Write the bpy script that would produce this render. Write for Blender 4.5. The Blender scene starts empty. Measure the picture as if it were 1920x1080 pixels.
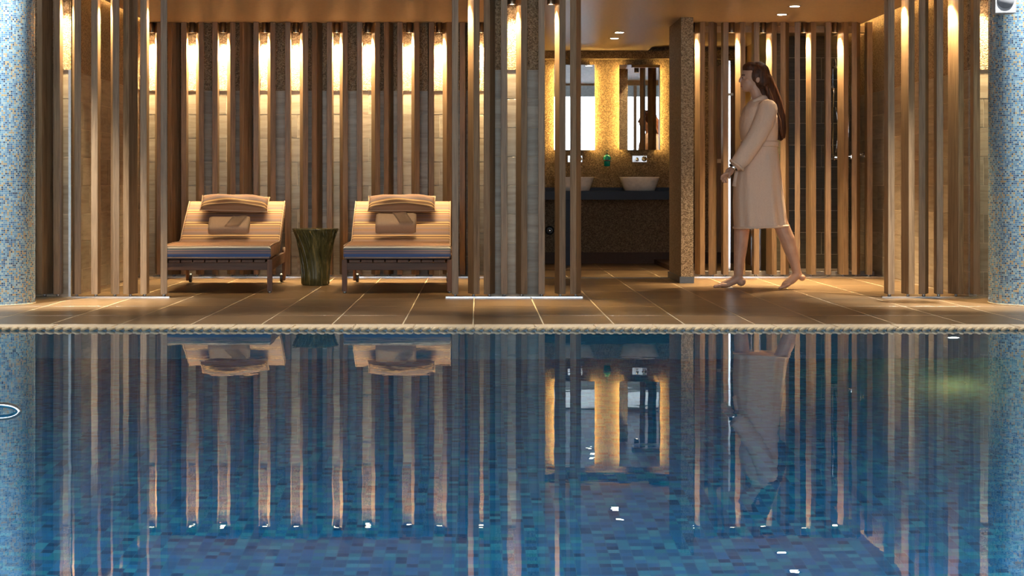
import bpy, bmesh, math, random
from mathutils import Vector, Matrix, Euler
random.seed(7)
S = bpy.context.scene
COL = S.collection
PI = math.pi

# ------------------------------------------------------------------ camera, world, exposure
F = 3200.0            # focal length in pixels of the 1920 px frame
VX, VY = 897.0, 350.0 # vanishing point of the depth lines
EYE = 0.78
cam_d = bpy.data.cameras.new('camera'); cam = bpy.data.objects.new('camera', cam_d); COL.objects.link(cam)
cam.location = (0, 0, EYE); cam.rotation_euler = (PI/2, 0, 0)
cam_d.sensor_width = 36; cam_d.lens = F/1920*36
cam_d.shift_x = (960-VX)/1920; cam_d.shift_y = -(540-VY)/1920
cam_d.clip_end = 100; cam_d.clip_start = 0.05
S.camera = cam
W = bpy.data.worlds.new('world'); S.world = W; W.use_nodes = True
bg = W.node_tree.nodes['Background']; bg.inputs[0].default_value = (0.82, 0.91, 1.0, 1); bg.inputs[1].default_value = 4.6
S.view_settings.view_transform = 'Standard'; S.view_settings.look = 'None'
S.view_settings.gamma = 1; S.view_settings.use_curve_mapping = False
S.view_settings.exposure = 0.8
S.cycles.caustics_refractive = False; S.cycles.caustics_reflective = False
S.cycles.max_bounces = 10; S.cycles.diffuse_bounces = 4; S.cycles.glossy_bounces = 5
S.cycles.transmission_bounces = 8; S.cycles.transparent_max_bounces = 12
S.cycles.sample_clamp_indirect = 6.0
S.cycles.use_denoising = True
WARM = (1.0, 0.74, 0.40)
SPOT_W = 200.0

# daylight portal in the window wall behind the viewer (guides the sky light, gives none itself)
pl = bpy.data.lights.new('window_portal', 'AREA'); pl.shape = 'RECTANGLE'; pl.size = 12.4; pl.size_y = 3.5
pl.cycles.is_portal = True
po = bpy.data.objects.new('window_portal', pl); COL.objects.link(po)
po.location = (0.25, -6.0, 2.0); po.rotation_euler = (PI/2, 0, 0)

def px(x, Y): return (x-VX)*Y/F
def pz(y, Y): return EYE-(y-VY)*Y/F

# ------------------------------------------------------------------ materials
def nt(name):
    m = bpy.data.materials.new(name); m.use_nodes = True
    t = m.node_tree; b = t.nodes['Principled BSDF']
    return m, t, b
def N(t, typ, **kw):
    n = t.nodes.new(typ)
    for k, v in kw.items(): setattr(n, k, v)
    return n
def L(t, a, b): t.links.new(a, b)
def ramp(t, stops, interp='LINEAR'):
    r = N(t, 'ShaderNodeValToRGB'); cr = r.color_ramp; cr.interpolation = interp
    while len(cr.elements) > 1: cr.elements.remove(cr.elements[-1])
    cr.elements[0].position = stops[0][0]; cr.elements[0].color = (*stops[0][1], 1)
    for p, c in stops[1:]:
        e = cr.elements.new(p); e.color = (*c, 1)
    return r
def coords(t, scale=(1,1,1), kind='Object', rnd=False):
    tc = N(t, 'ShaderNodeTexCoord'); mp = N(t, 'ShaderNodeMapping')
    mp.inputs['Scale'].default_value = scale
    L(t, tc.outputs[kind], mp.inputs['Vector'])
    if rnd:
        oi = N(t, 'ShaderNodeObjectInfo'); m = N(t, 'ShaderNodeVectorMath', operation='SCALE')
        cb = N(t, 'ShaderNodeCombineXYZ')
        for i in range(3): L(t, oi.outputs['Random'], cb.inputs[i])
        L(t, cb.outputs[0], m.inputs[0]); m.inputs['Scale'].default_value = 37.0
        L(t, m.outputs[0], mp.inputs['Location'])
    return mp.outputs[0]
def noise(t, vec, scale, detail=3, rough=.55, dist=0):
    n = N(t, 'ShaderNodeTexNoise'); L(t, vec, n.inputs['Vector'])
    n.inputs['Scale'].default_value = scale; n.inputs['Detail'].default_value = detail
    n.inputs['Roughness'].default_value = rough; n.inputs['Distortion'].default_value = dist
    return n.outputs['Fac']
def bump(t, b, h, strength, dist):
    bn = N(t, 'ShaderNodeBump'); bn.inputs['Strength'].default_value = strength; bn.inputs['Distance'].default_value = dist
    L(t, h, bn.inputs['Height']); L(t, bn.outputs[0], b.inputs['Normal'])
def plain(name, col, rough=.5, metal=0, spec=None):
    m, t, b = nt(name)
    b.inputs['Base Color'].default_value = (*col, 1); b.inputs['Roughness'].default_value = rough
    b.inputs['Metallic'].default_value = metal
    if spec is not None: b.inputs['Specular IOR Level'].default_value = spec
    v = coords(t, (1,1,1)); f = noise(t, v, 40, 3)
    r = ramp(t, [(.3, tuple(c*.9 for c in col)), (.7, tuple(min(1, c*1.08) for c in col))])
    L(t, f, r.inputs[0]); L(t, r.outputs[0], b.inputs['Base Color'])
    return m
def wood(name, dark, light, axis='z', rough=.45, tint=.25):
    m, t, b = nt(name)
    sc = {'z': (38, 38, 1.6), 'x': (1.6, 38, 38), 'y': (38, 1.6, 38)}[axis]
    v = coords(t, sc, rnd=True)
    f = noise(t, v, 1.0, 5, .6, .4)
    f2 = noise(t, v, 4.0, 3, .6)
    mx = N(t, 'ShaderNodeMath', operation='MULTIPLY_ADD'); L(t, f2, mx.inputs[0]); mx.inputs[1].default_value = .45
    ad = N(t, 'ShaderNodeMath', operation='MULTIPLY'); L(t, f, ad.inputs[0]); ad.inputs[1].default_value = .6
    L(t, ad.outputs[0], mx.inputs[2])
    r = ramp(t, [(.36, dark), (.66, light)]); L(t, mx.outputs[0], r.inputs[0])
    oi = N(t, 'ShaderNodeObjectInfo'); hs = N(t, 'ShaderNodeHueSaturation')
    mr = N(t, 'ShaderNodeMapRange'); mr.inputs['To Min'].default_value = 1-tint; mr.inputs['To Max'].default_value = 1+tint
    L(t, oi.outputs['Random'], mr.inputs['Value']); L(t, mr.outputs[0], hs.inputs['Value'])
    L(t, r.outputs[0], hs.inputs['Color']); L(t, hs.outputs[0], b.inputs['Base Color'])
    b.inputs['Roughness'].default_value = rough
    bump(t, b, mx.outputs[0], .25, .002)
    return m
def mosaic(name, cols, size, grout, rough=.25, gw=.12):
    m, t, b = nt(name)
    uv = N(t, 'ShaderNodeUVMap'); sc = N(t, 'ShaderNodeVectorMath', operation='SCALE'); sc.inputs['Scale'].default_value = 1/size
    L(t, uv.outputs[0], sc.inputs[0])
    fl = N(t, 'ShaderNodeVectorMath', operation='FLOOR'); fr = N(t, 'ShaderNodeVectorMath', operation='FRACTION')
    L(t, sc.outputs[0], fl.inputs[0]); L(t, sc.outputs[0], fr.inputs[0])
    wn = N(t, 'ShaderNodeTexWhiteNoise', noise_dimensions='2D'); L(t, fl.outputs[0], wn.inputs['Vector'])
    n = len(cols); r = ramp(t, [(i/n, c) for i, c in enumerate(cols)], 'CONSTANT'); L(t, wn.outputs['Value'], r.inputs[0])
    sx = N(t, 'ShaderNodeSeparateXYZ'); L(t, fr.outputs[0], sx.inputs[0])
    a = N(t, 'ShaderNodeMath', operation='LESS_THAN'); a.inputs[1].default_value = gw; L(t, sx.outputs[0], a.inputs[0])
    c = N(t, 'ShaderNodeMath', operation='LESS_THAN'); c.inputs[1].default_value = gw; L(t, sx.outputs[1], c.inputs[0])
    mxx = N(t, 'ShaderNodeMath', operation='MAXIMUM'); L(t, a.outputs[0], mxx.inputs[0]); L(t, c.outputs[0], mxx.inputs[1])
    mix = N(t, 'ShaderNodeMix', data_type='RGBA'); L(t, mxx.outputs[0], mix.inputs['Factor'])
    L(t, r.outputs[0], mix.inputs['A']); mix.inputs['B'].default_value = (*grout, 1)
    L(t, mix.outputs['Result'], b.inputs['Base Color']); b.inputs['Roughness'].default_value = rough
    return m
def emit(name, col, st):
    m = bpy.data.materials.new(name); m.use_nodes = True; t = m.node_tree
    t.nodes.remove(t.nodes['Principled BSDF'])
    e = N(t, 'ShaderNodeEmission'); e.inputs[0].default_value = (*col, 1); e.inputs[1].default_value = st
    L(t, e.outputs[0], t.nodes['Material Output'].inputs[0]); return m

M = {}
M['slat'] = wood('oak_slat', (.15, .088, .043), (.33, .215, .12), 'z', .5, .14)
M['teak'] = wood('dark_teak', (.06, .025, .012), (.15, .065, .03), 'y', .6, .1)
M['teak_v'] = wood('dark_teak_leg', (.07, .028, .013), (.17, .072, .034), 'z', .6, .1)
M['teak_x'] = wood('dark_teak_apron', (.05, .022, .012), (.12, .054, .028), 'x', .6, .1)
M['panelwood'] = wood('brown_door_wood', (.14, .07, .03), (.27, .15, .07), 'z', .45, .1)
# deck tiles: brown stoneware with a streaky grain
m, t, b = nt('deck_tile'); v = coords(t, (1.2, 26, 10), rnd=True); f = noise(t, v, 1.0, 5, .62, .3)
r = ramp(t, [(.3, (.12, .071, .034)), (.7, (.265, .172, .088))]); L(t, f, r.inputs[0])
oi = N(t, 'ShaderNodeObjectInfo'); hs = N(t, 'ShaderNodeHueSaturation'); mr = N(t, 'ShaderNodeMapRange')
mr.inputs['To Min'].default_value = .8; mr.inputs['To Max'].default_value = 1.2
L(t, oi.outputs['Random'], mr.inputs['Value']); L(t, mr.outputs[0], hs.inputs['Value']); L(t, r.outputs[0], hs.inputs['Color'])
L(t, hs.outputs[0], b.inputs['Base Color']); b.inputs['Roughness'].default_value = .3; bump(t, b, f, .08, .001)
M['deck'] = m
M['grout'] = plain('pale_grout', (.74, .60, .40), .7)
# travertine-like wall tile
m, t, b = nt('stone_tile'); v = coords(t, (2.0, 2.0, 22), rnd=True); f = noise(t, v, 1.0, 5, .65, .8)
r = ramp(t, [(.3, (.26, .205, .145)), (.52, (.39, .33, .245)), (.75, (.47, .41, .32))]); L(t, f, r.inputs[0])
oi = N(t, 'ShaderNodeObjectInfo'); hs = N(t, 'ShaderNodeHueSaturation'); mr = N(t, 'ShaderNodeMapRange')
mr.inputs['To Min'].default_value = .78; mr.inputs['To Max'].default_value = 1.15
L(t, oi.outputs['Random'], mr.inputs['Value']); L(t, mr.outputs[0], hs.inputs['Value']); L(t, r.outputs[0], hs.inputs['Color'])
L(t, hs.outputs[0], b.inputs['Base Color']); b.inputs['Roughness'].default_value = .45; bump(t, b, f, .15, .002)
M['stone'] = m
M['joint'] = plain('wall_joint', (.66, .57, .44), .8)
M['darkstone'] = wood('dark_shower_tile', (.055, .045, .028), (.11, .09, .055), 'x', .35, .2)
# rough pebble-dash render
def pebble(name, a, c, e, sc=105):
    m, t, b = nt(name); v = coords(t, (1,1,1))
    vo = N(t, 'ShaderNodeTexVoronoi'); vo.inputs['Scale'].default_value = sc; L(t, v, vo.inputs['Vector'])
    f = noise(t, v, sc*.9, 3, .7)
    sp = N(t, 'ShaderNodeSeparateColor'); L(t, vo.outputs['Color'], sp.inputs[0])
    mm = N(t, 'ShaderNodeMath', operation='MULTIPLY'); L(t, sp.outputs[0], mm.inputs[0]); mm.inputs[1].default_value = .55
    ma = N(t, 'ShaderNodeMath', operation='MULTIPLY_ADD'); L(t, f, ma.inputs[0]); ma.inputs[1].default_value = .6; L(t, mm.outputs[0], ma.inputs[2])
    r = ramp(t, [(.28, a), (.55, c), (.86, e)]); L(t, ma.outputs[0], r.inputs[0]); L(t, r.outputs[0], b.inputs['Base Color'])
    b.inputs['Roughness'].default_value = .7
    inv = N(t, 'ShaderNodeMath', operation='SUBTRACT'); inv.inputs[0].default_value = 1; L(t, vo.outputs['Distance'], inv.inputs[1])
    bump(t, b, inv.outputs[0], .9, .006)
    return m
M['render'] = pebble('pebble_render', (.14, .09, .045), (.31, .215, .12), (.50, .38, .24), 125)
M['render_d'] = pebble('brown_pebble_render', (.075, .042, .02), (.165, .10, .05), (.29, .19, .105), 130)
M['ceiling'] = plain('ceiling_paint', (.60, .48, .36), .42)
M['hallwhite'] = plain('hall_paint', (.55, .53, .50), .8)
M['halldeck'] = plain('hall_deck', (.33, .29, .25), .5)
M['hallgrey'] = plain('window_beam_grey', (.33, .36, .38), .6)
M['bronze'] = plain('bronze_metal', (.22, .17, .12), .32, .9)
M['steel'] = plain('polished_steel', (.80, .80, .80), .14, 1)
M['satin'] = plain('satin_steel', (.66, .67, .68), .28, 1)
M['chrome'] = plain('chrome', (.86, .87, .88), .06, 1)
M['mirror'] = plain('mirror_silver', (.93, .94, .93), .0, 1)
M['plinth'] = plain('dark_grey_plinth', (.075, .085, .095), .4)
M['brownplinth'] = plain('brown_plinth', (.085, .05, .036), .7, 0, .2)
M['kerb'] = plain('grey_stone_kerb', (.34, .31, .29), .5)
M['blackblue'] = plain('blue_black_counter', (.010, .016, .032), .5, 0, .25)
M['ceramic'] = plain('white_ceramic', (.74, .66, .58), .2)
M['teal'] = plain('teal_plastic', (.0, .22, .19), .2)
M['black'] = plain('black_plastic', (.018, .016, .015), .35)
M['white'] = plain('white_plastic', (.42, .45, .50), .5)
M['greymesh'] = plain('grey_speaker_cloth', (.24, .26, .30), .8)
M['coping'] = plain('coping_stone', (.84, .68, .48), .5)
M['grate'] = plain('cream_grate', (.80, .60, .36), .45)
M['bluecol'] = mosaic('blue_glass_mosaic', [(.05,.15,.34), (.13,.33,.56), (.20,.42,.60), (.07,.22,.45), (.36,.55,.64), (.52,.37,.17), (.16,.36,.52),
   (.03,.07,.15), (.29,.49,.62), (.10,.28,.50), (.44,.52,.48), (.17,.38,.60), (.46,.35,.20), (.06,.18,.38)], .0128, (.50,.60,.62), .2, .16)
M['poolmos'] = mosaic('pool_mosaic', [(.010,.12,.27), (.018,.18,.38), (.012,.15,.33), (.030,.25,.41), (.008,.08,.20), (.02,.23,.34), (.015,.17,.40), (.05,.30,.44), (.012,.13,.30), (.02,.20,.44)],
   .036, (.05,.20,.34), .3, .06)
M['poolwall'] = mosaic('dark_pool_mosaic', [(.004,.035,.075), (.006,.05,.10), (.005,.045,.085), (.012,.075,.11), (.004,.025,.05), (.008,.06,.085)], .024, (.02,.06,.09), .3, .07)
M['hotlens'] = emit('lamp_lens', (1, .80, .52), 26)
M['whitelens'] = emit('downlight_lens', (1, .90, .74), 40)
M['led'] = emit('mirror_led', (1.0, .66, .19), 62)
M['cove'] = emit('cove_led', (1.0, .62, .22), 70)
M['poollens'] = emit('pool_lamp_lens', (1, 1, .95), 22)
M['skin'] = None
m, t, b = nt('skin'); v = coords(t); f = noise(t, v, 18, 3)
r = ramp(t, [(.3, (.50, .29, .20)), (.7, (.58, .36, .25))]); L(t, f, r.inputs[0]); L(t, r.outputs[0], b.inputs['Base Color'])
b.inputs['Roughness'].default_value = .5; b.inputs['Subsurface Weight'].default_value = .0; M['skin'] = m
m, t, b = nt('pink_terry'); v = coords(t); f = noise(t, v, 260, 3, .7); f2 = noise(t, coords(t, (9, 3, 3)), 1.6, 3)
r = ramp(t, [(.3, (.74, .54, .41)), (.7, (.88, .68, .53))]); L(t, f, r.inputs[0]); L(t, r.outputs[0], b.inputs['Base Color'])
b.inputs['Roughness'].default_value = .95
ad = N(t, 'ShaderNodeMath', operation='MULTIPLY_ADD'); L(t, f, ad.inputs[0]); ad.inputs[1].default_value = .12; L(t, f2, ad.inputs[2])
bump(t, b, ad.outputs[0], .55, .03); M['robe'] = m
m, t, b = nt('dark_hair'); v = coords(t, (60, 60, 5)); f = noise(t, v, 1, 4, .6, .8)
r = ramp(t, [(.3, (.022, .009, .005)), (.7, (.13, .045, .018))]); L(t, f, r.inputs[0]); L(t, r.outputs[0], b.inputs['Base Color'])
b.inputs['Roughness'].default_value = .5; b.inputs['Specular IOR Level'].default_value = .25; bump(t, b, f, .6, .01); M['hair'] = m
m, t, b = nt('sand_towel'); v = coords(t); f = noise(t, v, 300, 2, .7)
r = ramp(t, [(.3, (.42, .285, .18)), (.7, (.54, .385, .25))]); L(t, f, r.inputs[0]); L(t, r.outputs[0], b.inputs['Base Color'])
b.inputs['Roughness'].default_value = .95; bump(t, b, f, .4, .004); M['towel'] = m
m, t, b = nt('piping_cord'); b.inputs['Base Color'].default_value = (.55, .40, .27, 1); b.inputs['Roughness'].default_value = .8; M['piping'] = m
# striped canvas: v of the UV map runs along the mattress in metres, starting at the lower front edge
def stripes(name, front):
    m, t, b = nt(name)
    uv = N(t, 'ShaderNodeUVMap'); sx = N(t, 'ShaderNodeSeparateXYZ'); L(t, uv.outputs[0], sx.inputs[0])
    tan = (.37, .215, .12); pink = (.34, .195, .14); org = (.88, .57, .25); drk = (.12, .06, .035); pur = (.15, .13, .19); brn = (.30, .155, .075)
    P = .21
    dv = N(t, 'ShaderNodeMath', operation='DIVIDE'); L(t, sx.outputs[1], dv.inputs[0]); dv.inputs[1].default_value = P
    fr = N(t, 'ShaderNodeMath', operation='FRACT'); L(t, dv.outputs[0], fr.inputs[0])
    seq = [(0, tan), (.10, brn), (.16, drk), (.18, org), (.235, brn), (.34, drk), (.36, org), (.42, tan), (.50, pur), (.55, tan), (.60, pur), (.63, pink), (.78, brn), (.84, tan), (.90, pur), (.93, pink)]
    r = ramp(t, seq, 'CONSTANT'); L(t, fr.outputs[0], r.inputs[0]); out = r.outputs[0]
    if front:
        whi = (.85, .80, .66); dk = (.035, .04, .045); tea = (.07, .10, .11); blu = (.07, .13, .31); dbl = (.03, .05, .14); gry = (.22, .20, .22); mau = (.24, .17, .18)
        fs = [(0, gry), (.05, dbl), (.14, blu), (.33, mau), (.40, gry), (.46, dbl), (.50, mau), (.56, tea), (.64, gry), (.70, whi), (.80, dk), (.86, tea), (.93, mau), (.985, brn)]
        q = N(t, 'ShaderNodeMath', operation='DIVIDE'); L(t, sx.outputs[1], q.inputs[0]); q.inputs[1].default_value = .125
        r2 = ramp(t, fs, 'CONSTANT'); L(t, q.outputs[0], r2.inputs[0])
        s2 = ramp(t, [(0, brn), (.3, pink), (.36, brn), (.55, drk), (.58, brn), (.8, pink)], 'CONSTANT')
        fr2 = N(t, 'ShaderNodeMath', operation='FRACT'); q2 = N(t, 'ShaderNodeMath', operation='DIVIDE'); L(t, sx.outputs[1], q2.inputs[0]); q2.inputs[1].default_value = .34
        L(t, q2.outputs[0], fr2.inputs[0]); L(t, fr2.outputs[0], s2.inputs[0])
        g1 = N(t, 'ShaderNodeMath', operation='GREATER_THAN'); L(t, sx.outputs[1], g1.inputs[0]); g1.inputs[1].default_value = .125
        g2 = N(t, 'ShaderNodeMath', operation='GREATER_THAN'); L(t, sx.outputs[1], g2.inputs[0]); g2.inputs[1].default_value = 1.02
        ma = N(t, 'ShaderNodeMix', data_type='RGBA'); L(t, g1.outputs[0], ma.inputs['Factor']); L(t, r2.outputs[0], ma.inputs['A']); L(t, s2.outputs[0], ma.inputs['B'])
        mb = N(t, 'ShaderNodeMix', data_type='RGBA'); L(t, g2.outputs[0], mb.inputs['Factor']); L(t, ma.outputs['Result'], mb.inputs['A']); L(t, r.outputs[0], mb.inputs['B'])
        out = mb.outputs['Result']
    L(t, out, b.inputs['Base Color']); b.inputs['Roughness'].default_value = .85
    v = coords(t); f = noise(t, v, 9, 2); bump(t, b, f, .25, .02)
    return m
M['stripe'] = stripes('striped_canvas', True)
M['stripe_p'] = stripes('striped_pillow_canvas', False)
# green cast-glass
m, t, b = nt('olive_cast_glass'); v = coords(t, (1, 1, 1)); f = noise(t, coords(t, (26, 26, 3.5)), 1, 4, .6, 1.2)
r = ramp(t, [(.3, (.03, .03, .012)), (.55, (.10, .09, .032)), (.75, (.26, .20, .07))]); L(t, f, r.inputs[0]); L(t, r.outputs[0], b.inputs['Base Color'])
b.inputs['Roughness'].default_value = .12; bump(t, b, f, .5, .01); M['olive'] = m
# water: a clear dielectric surface with a barely moving skin
m = bpy.data.materials.new('pool_water'); m.use_nodes = True; t = m.node_tree; t.nodes.remove(t.nodes['Principled BSDF'])
g = N(t, 'ShaderNodeBsdfGlass'); g.inputs['IOR'].default_value = 1.333; g.inputs['Roughness'].default_value = .0; g.inputs['Color'].default_value = (.86, .95, 1, 1)
n1 = noise(t, coords(t, (1.5, 1, 1)), 3.2, 2, .5); n2 = noise(t, coords(t, (1, 1.6, 1)), 11, 2, .5)
ma = N(t, 'ShaderNodeMath', operation='MULTIPLY_ADD'); L(t, n2, ma.inputs[0]); ma.inputs[1].default_value = .16; L(t, n1, ma.inputs[2])
bn = N(t, 'ShaderNodeBump'); bn.inputs['Strength'].default_value = 1; bn.inputs['Distance'].default_value = .00033; L(t, ma.outputs[0], bn.inputs['Height'])
L(t, bn.outputs[0], g.inputs['Normal']); L(t, g.outputs[0], t.nodes['Material Output'].inputs[0]); M['water'] = m
# thin clear glass
m = bpy.data.materials.new('clear_pane'); m.use_nodes = True; t = m.node_tree; t.nodes.remove(t.nodes['Principled BSDF'])
tr = N(t, 'ShaderNodeBsdfTransparent'); tr.inputs[0].default_value = (.93, .96, .95, 1); gl = N(t, 'ShaderNodeBsdfGlossy'); gl.inputs['Roughness'].default_value = .0
fz = N(t, 'ShaderNodeFresnel'); fz.inputs[0].default_value = 1.45; mx = N(t, 'ShaderNodeMixShader')
L(t, fz.outputs[0], mx.inputs[0]); L(t, tr.outputs[0], mx.inputs[1]); L(t, gl.outputs[0], mx.inputs[2]); L(t, mx.outputs[0], t.nodes['Material Output'].inputs[0]); M['pane'] = m

# ------------------------------------------------------------------ mesh helpers
def finish(name, bm, mat, parent=None, smooth=False, loc=(0,0,0), rot=(0,0,0)):
    me = bpy.data.meshes.new(name); bm.normal_update(); bm.to_mesh(me); bm.free()
    return link(name, me, mat, parent, smooth, loc, rot)
def link(name, me, mat, parent=None, smooth=False, loc=(0,0,0), rot=(0,0,0)):
    if mat is not None and not me.materials: me.materials.append(mat)
    if smooth:
        for p in me.polygons: p.use_smooth = True
    o = bpy.data.objects.new(name, me); COL.objects.link(o)
    o.location = loc; o.rotation_euler = rot
    if parent: o.parent = parent
    return o
def bm_box(bm, x0, x1, y0, y1, z0, z1):
    vs = [bm.verts.new(p) for p in ((x0,y0,z0),(x1,y0,z0),(x1,y1,z0),(x0,y1,z0),(x0,y0,z1),(x1,y0,z1),(x1,y1,z1),(x0,y1,z1))]
    for f in ((3,2,1,0),(4,5,6,7),(0,1,5,4),(1,2,6,5),(2,3,7,6),(3,0,4,7)): bm.faces.new([vs[i] for i in f])
    return vs
def box(name, x0, x1, y0, y1, z0, z1, mat, parent=None, bev=0, smooth=False):
    bm = bmesh.new(); bm_box(bm, x0, x1, y0, y1, z0, z1)
    if bev: bmesh.ops.bevel(bm, geom=bm.edges[:], offset=bev, segments=2, affect='EDGES', profile=.6)
    return finish(name, bm, mat, parent, smooth)
def boxes(name, lst, mat, parent=None):
    bm = bmesh.new()
    for a in lst: bm_box(bm, *a)
    return finish(name, bm, mat, parent)
def bm_lathe(bm, prof, seg=24, c=(0,0,0), axis='z', cap=True):
    rings = []
    for r, z in prof:
        ring = []
        for i in range(seg):
            a = 2*PI*i/seg; p = (r*math.cos(a), r*math.sin(a), z)
            if axis == 'y': p = (p[0], p[2], p[1])
            if axis == 'x': p = (p[2], p[0], p[1])
            ring.append(bm.verts.new((p[0]+c[0], p[1]+c[1], p[2]+c[2])))
        rings.append(ring)
    for a, b2 in zip(rings, rings[1:]):
        for i in range(seg):
            j = (i+1) % seg; bm.faces.new((a[i], a[j], b2[j], b2[i]))
    if cap:
        bm.faces.new(rings[0][::-1]); bm.faces.new(rings[-1])
    bmesh.ops.recalc_face_normals(bm, faces=bm.faces[:])
    return rings
def lathe(name, prof, mat, parent=None, seg=24, c=(0,0,0), axis='z', cap=True, smooth=True, loc=(0,0,0), rot=(0,0,0)):
    bm = bmesh.new(); bm_lathe(bm, prof, seg, c, axis, cap)
    o = finish(name, bm, mat, parent, smooth, loc, rot)
    return o
def frame_pts(pts):
    T = []
    for i in range(len(pts)):
        a = pts[max(i-1, 0)]; b2 = pts[min(i+1, len(pts)-1)]; T.append((b2-a).normalized())
    up = Vector((0,0,1)) if abs(T[0].z) < .9 else Vector((0,1,0))
    n = (up-T[0]*up.dot(T[0])).normalized(); out = []
    for tt in T:
        n = (n-tt*n.dot(tt)).normalized(); out.append((tt, n, tt.cross(n)))
    return out
def bm_tube(bm, pts, rad, seg=8, closed=False):
    pts = [Vector(p) for p in pts]; fr = frame_pts(pts)
    if not hasattr(rad, '__len__'): rad = [rad]*len(pts)
    rings = []
    for p, (tt, n, b2), r in zip(pts, fr, rad):
        rr = r if hasattr(r, '__len__') else (r, r)
        rings.append([bm.verts.new(p+n*(math.cos(2*PI*i/seg)*rr[0])+b2*(math.sin(2*PI*i/seg)*rr[1])) for i in range(seg)])
    k = len(rings)
    for q in range(k if closed else k-1):
        a, c = rings[q], rings[(q+1) % k]
        for i in range(seg): bm.faces.new((a[i], a[(i+1) % seg], c[(i+1) % seg], c[i]))
    if not closed: bm.faces.new(rings[0][::-1]); bm.faces.new(rings[-1])
    bmesh.ops.recalc_face_normals(bm, faces=bm.faces[:])
def tube(name, pts, rad, mat, parent=None, seg=8, closed=False):
    bm = bmesh.new(); bm_tube(bm, pts, rad, seg, closed); return finish(name, bm, mat, parent, True)
def empty(name, loc, label=None, cat=None, group=None, rz=0):
    o = bpy.data.objects.new(name, None); COL.objects.link(o); o.location = loc; o.rotation_euler = (0, 0, rz); o.empty_display_size = .1
    if label: tag(o, label, cat, group)
    return o
def tag(o, label, cat, group=None):
    o['label'] = label; o['category'] = cat
    if group: o['group'] = group
    return o
def struct(o, label=None):
    o['kind'] = 'structure'
    if label: o['label'] = label
    return o
def spot(parent, loc, power, col, size=1.6, blend=.8, rad=.02, rot=(0,0,0)):
    l = bpy.data.lights.new('lamp_beam', 'SPOT'); l.energy = power; l.color = col; l.spot_size = size; l.spot_blend = blend; l.shadow_soft_size = rad
    o = bpy.data.objects.new('lamp_beam', l); COL.objects.link(o); o.location = loc; o.rotation_euler = rot; o.parent = parent
    return o
ORD = ['leftmost', 'second from left', 'third from left', 'fourth from left', 'fifth from left', 'sixth from left', 'seventh from left', 'eighth from left', 'ninth from left', 'tenth from left']

# ------------------------------------------------------------------ key depths
YF = 12.02      # front screens
YW = 12.11     # face of the front walls
YB = 14.68     # back screens
YBW = 14.765    # face of the alcove back wall
YWC = 17.33    # washroom back wall
XL, XR = -2.90, 3.48
P0, P1 = .07, .45          # middle pier
CZ, CZ2 = 2.192, 2.150     # alcove ceiling, washroom ceiling
TZ = 1.607                 # top of the stone tiling
WL = -.017                 # water level
YE = 9.43                  # pool edge

# ------------------------------------------------------------------ floor with its tiles
floor = struct(boxes('floor', [(-6.5, 7.0, 9.66, 17.5, -.20, -.0012)], M['grout']))
TW, TD = .4, .8
tile_me = {}
def slab_mesh(w, d, h):
    k = (round(w, 3), round(d, 3), round(h, 3))
    if k not in tile_me:
        bm = bmesh.new(); bm_box(bm, -w/2, w/2, -d/2, d/2, -h, 0)
        bmesh.ops.bevel(bm, geom=[e for e in bm.edges if all(v.co.z > -1e-5 for v in e.verts)], offset=.0015, segments=1, affect='EDGES')
        me = bpy.data.meshes.new('tile'); bm.normal_update(); bm.to_mesh(me); bm.free(); me.materials.append(M['deck']); tile_me[k] = me
    return tile_me[k]
ys = [9.675] + [11.13+.8*k for k in range(-1, 9)]
for a, b2 in zip(ys, ys[1:]):
    half = (6.2 if a < 12 else 3.9)
    for i in range(-16, 17):
        x0 = .37+TW*i; x1 = x0+TW
        if x0 < -4.45 or x1 > 5.0: continue
        if a > 11.9 and (x0 < -3.3 or x1 > 4.0): continue
        if a > 14.9 and x0 < .3: continue
        g = .0036
        link('tile', slab_mesh(TW-2*g, b2-a-2*g, .02), None, floor, False, ((x0+x1)/2, (a+b2)/2, 0))
# ------------------------------------------------------------------ pool edge, basin, water
coping = struct(box('trim_1', -5.0, 5.6, 9.47, 9.66, -.30, -.012, M['grout']))
cw = .336; bmx = bmesh.new(); bm_box(bmx, -cw/2+.001, cw/2-.001, -.1, .1, -.011, .001)
bmesh.ops.bevel(bmx, geom=[e for e in bmx.edges if all(v.co.z > 0 for v in e.verts)], offset=.004, segments=2, affect='EDGES')
cme = bpy.data.meshes.new('coping_stone'); bmx.to_mesh(cme); bmx.free(); cme.materials.append(M['coping'])
for i in range(-14, 17): link('coping_stone', cme, None, coping, False, (.146+cw*i, 9.565, 0))
gm = bmesh.new()   # one leaning rounded bar of the overflow edge
bm_tube(gm, [(-.016, -.004, -.019), (-.010, -.010, -.012), (.004, -.010, -.006), (.014, .0, -.004), (.018, .02, -.006)], [.006, .0085, .0095, .008, .006], 8)
gme = bpy.data.meshes.new('grate_bar'); gm.to_mesh(gme); gm.free(); gme.materials.append(M['grate'])
for p in gme.polygons: p.use_smooth = True
for i in range(-70, 78): link('grate_bar', gme, None, coping, False, (i*.0485, 9.452, 0))
box('edge_channel', -5.0, 5.6, 9.455, 9.47, -.30, -.014, M['brownplinth'], coping)
def quad(name, pts, uvs, mat):
    me = bpy.data.meshes.new(name); me.from_pydata(pts, [], [(0,1,2,3)]); u = me.uv_layers.new(name='UVMap')
    for i, q in enumerate(uvs): u.data[i].uv = q
    return struct(link(name, me, mat))
PX0, PX1, PY0, PD = -5.0, 5.6, 1.0, -1.42
quad('pool_floor', [(PX0,PY0,PD),(PX1,PY0,PD),(PX1,YE+.03,PD),(PX0,YE+.03,PD)], [(PX0,PY0),(PX1,PY0),(PX1,YE+.03),(PX0,YE+.03)], M['poolmos'])
yy = YE+.024
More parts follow.
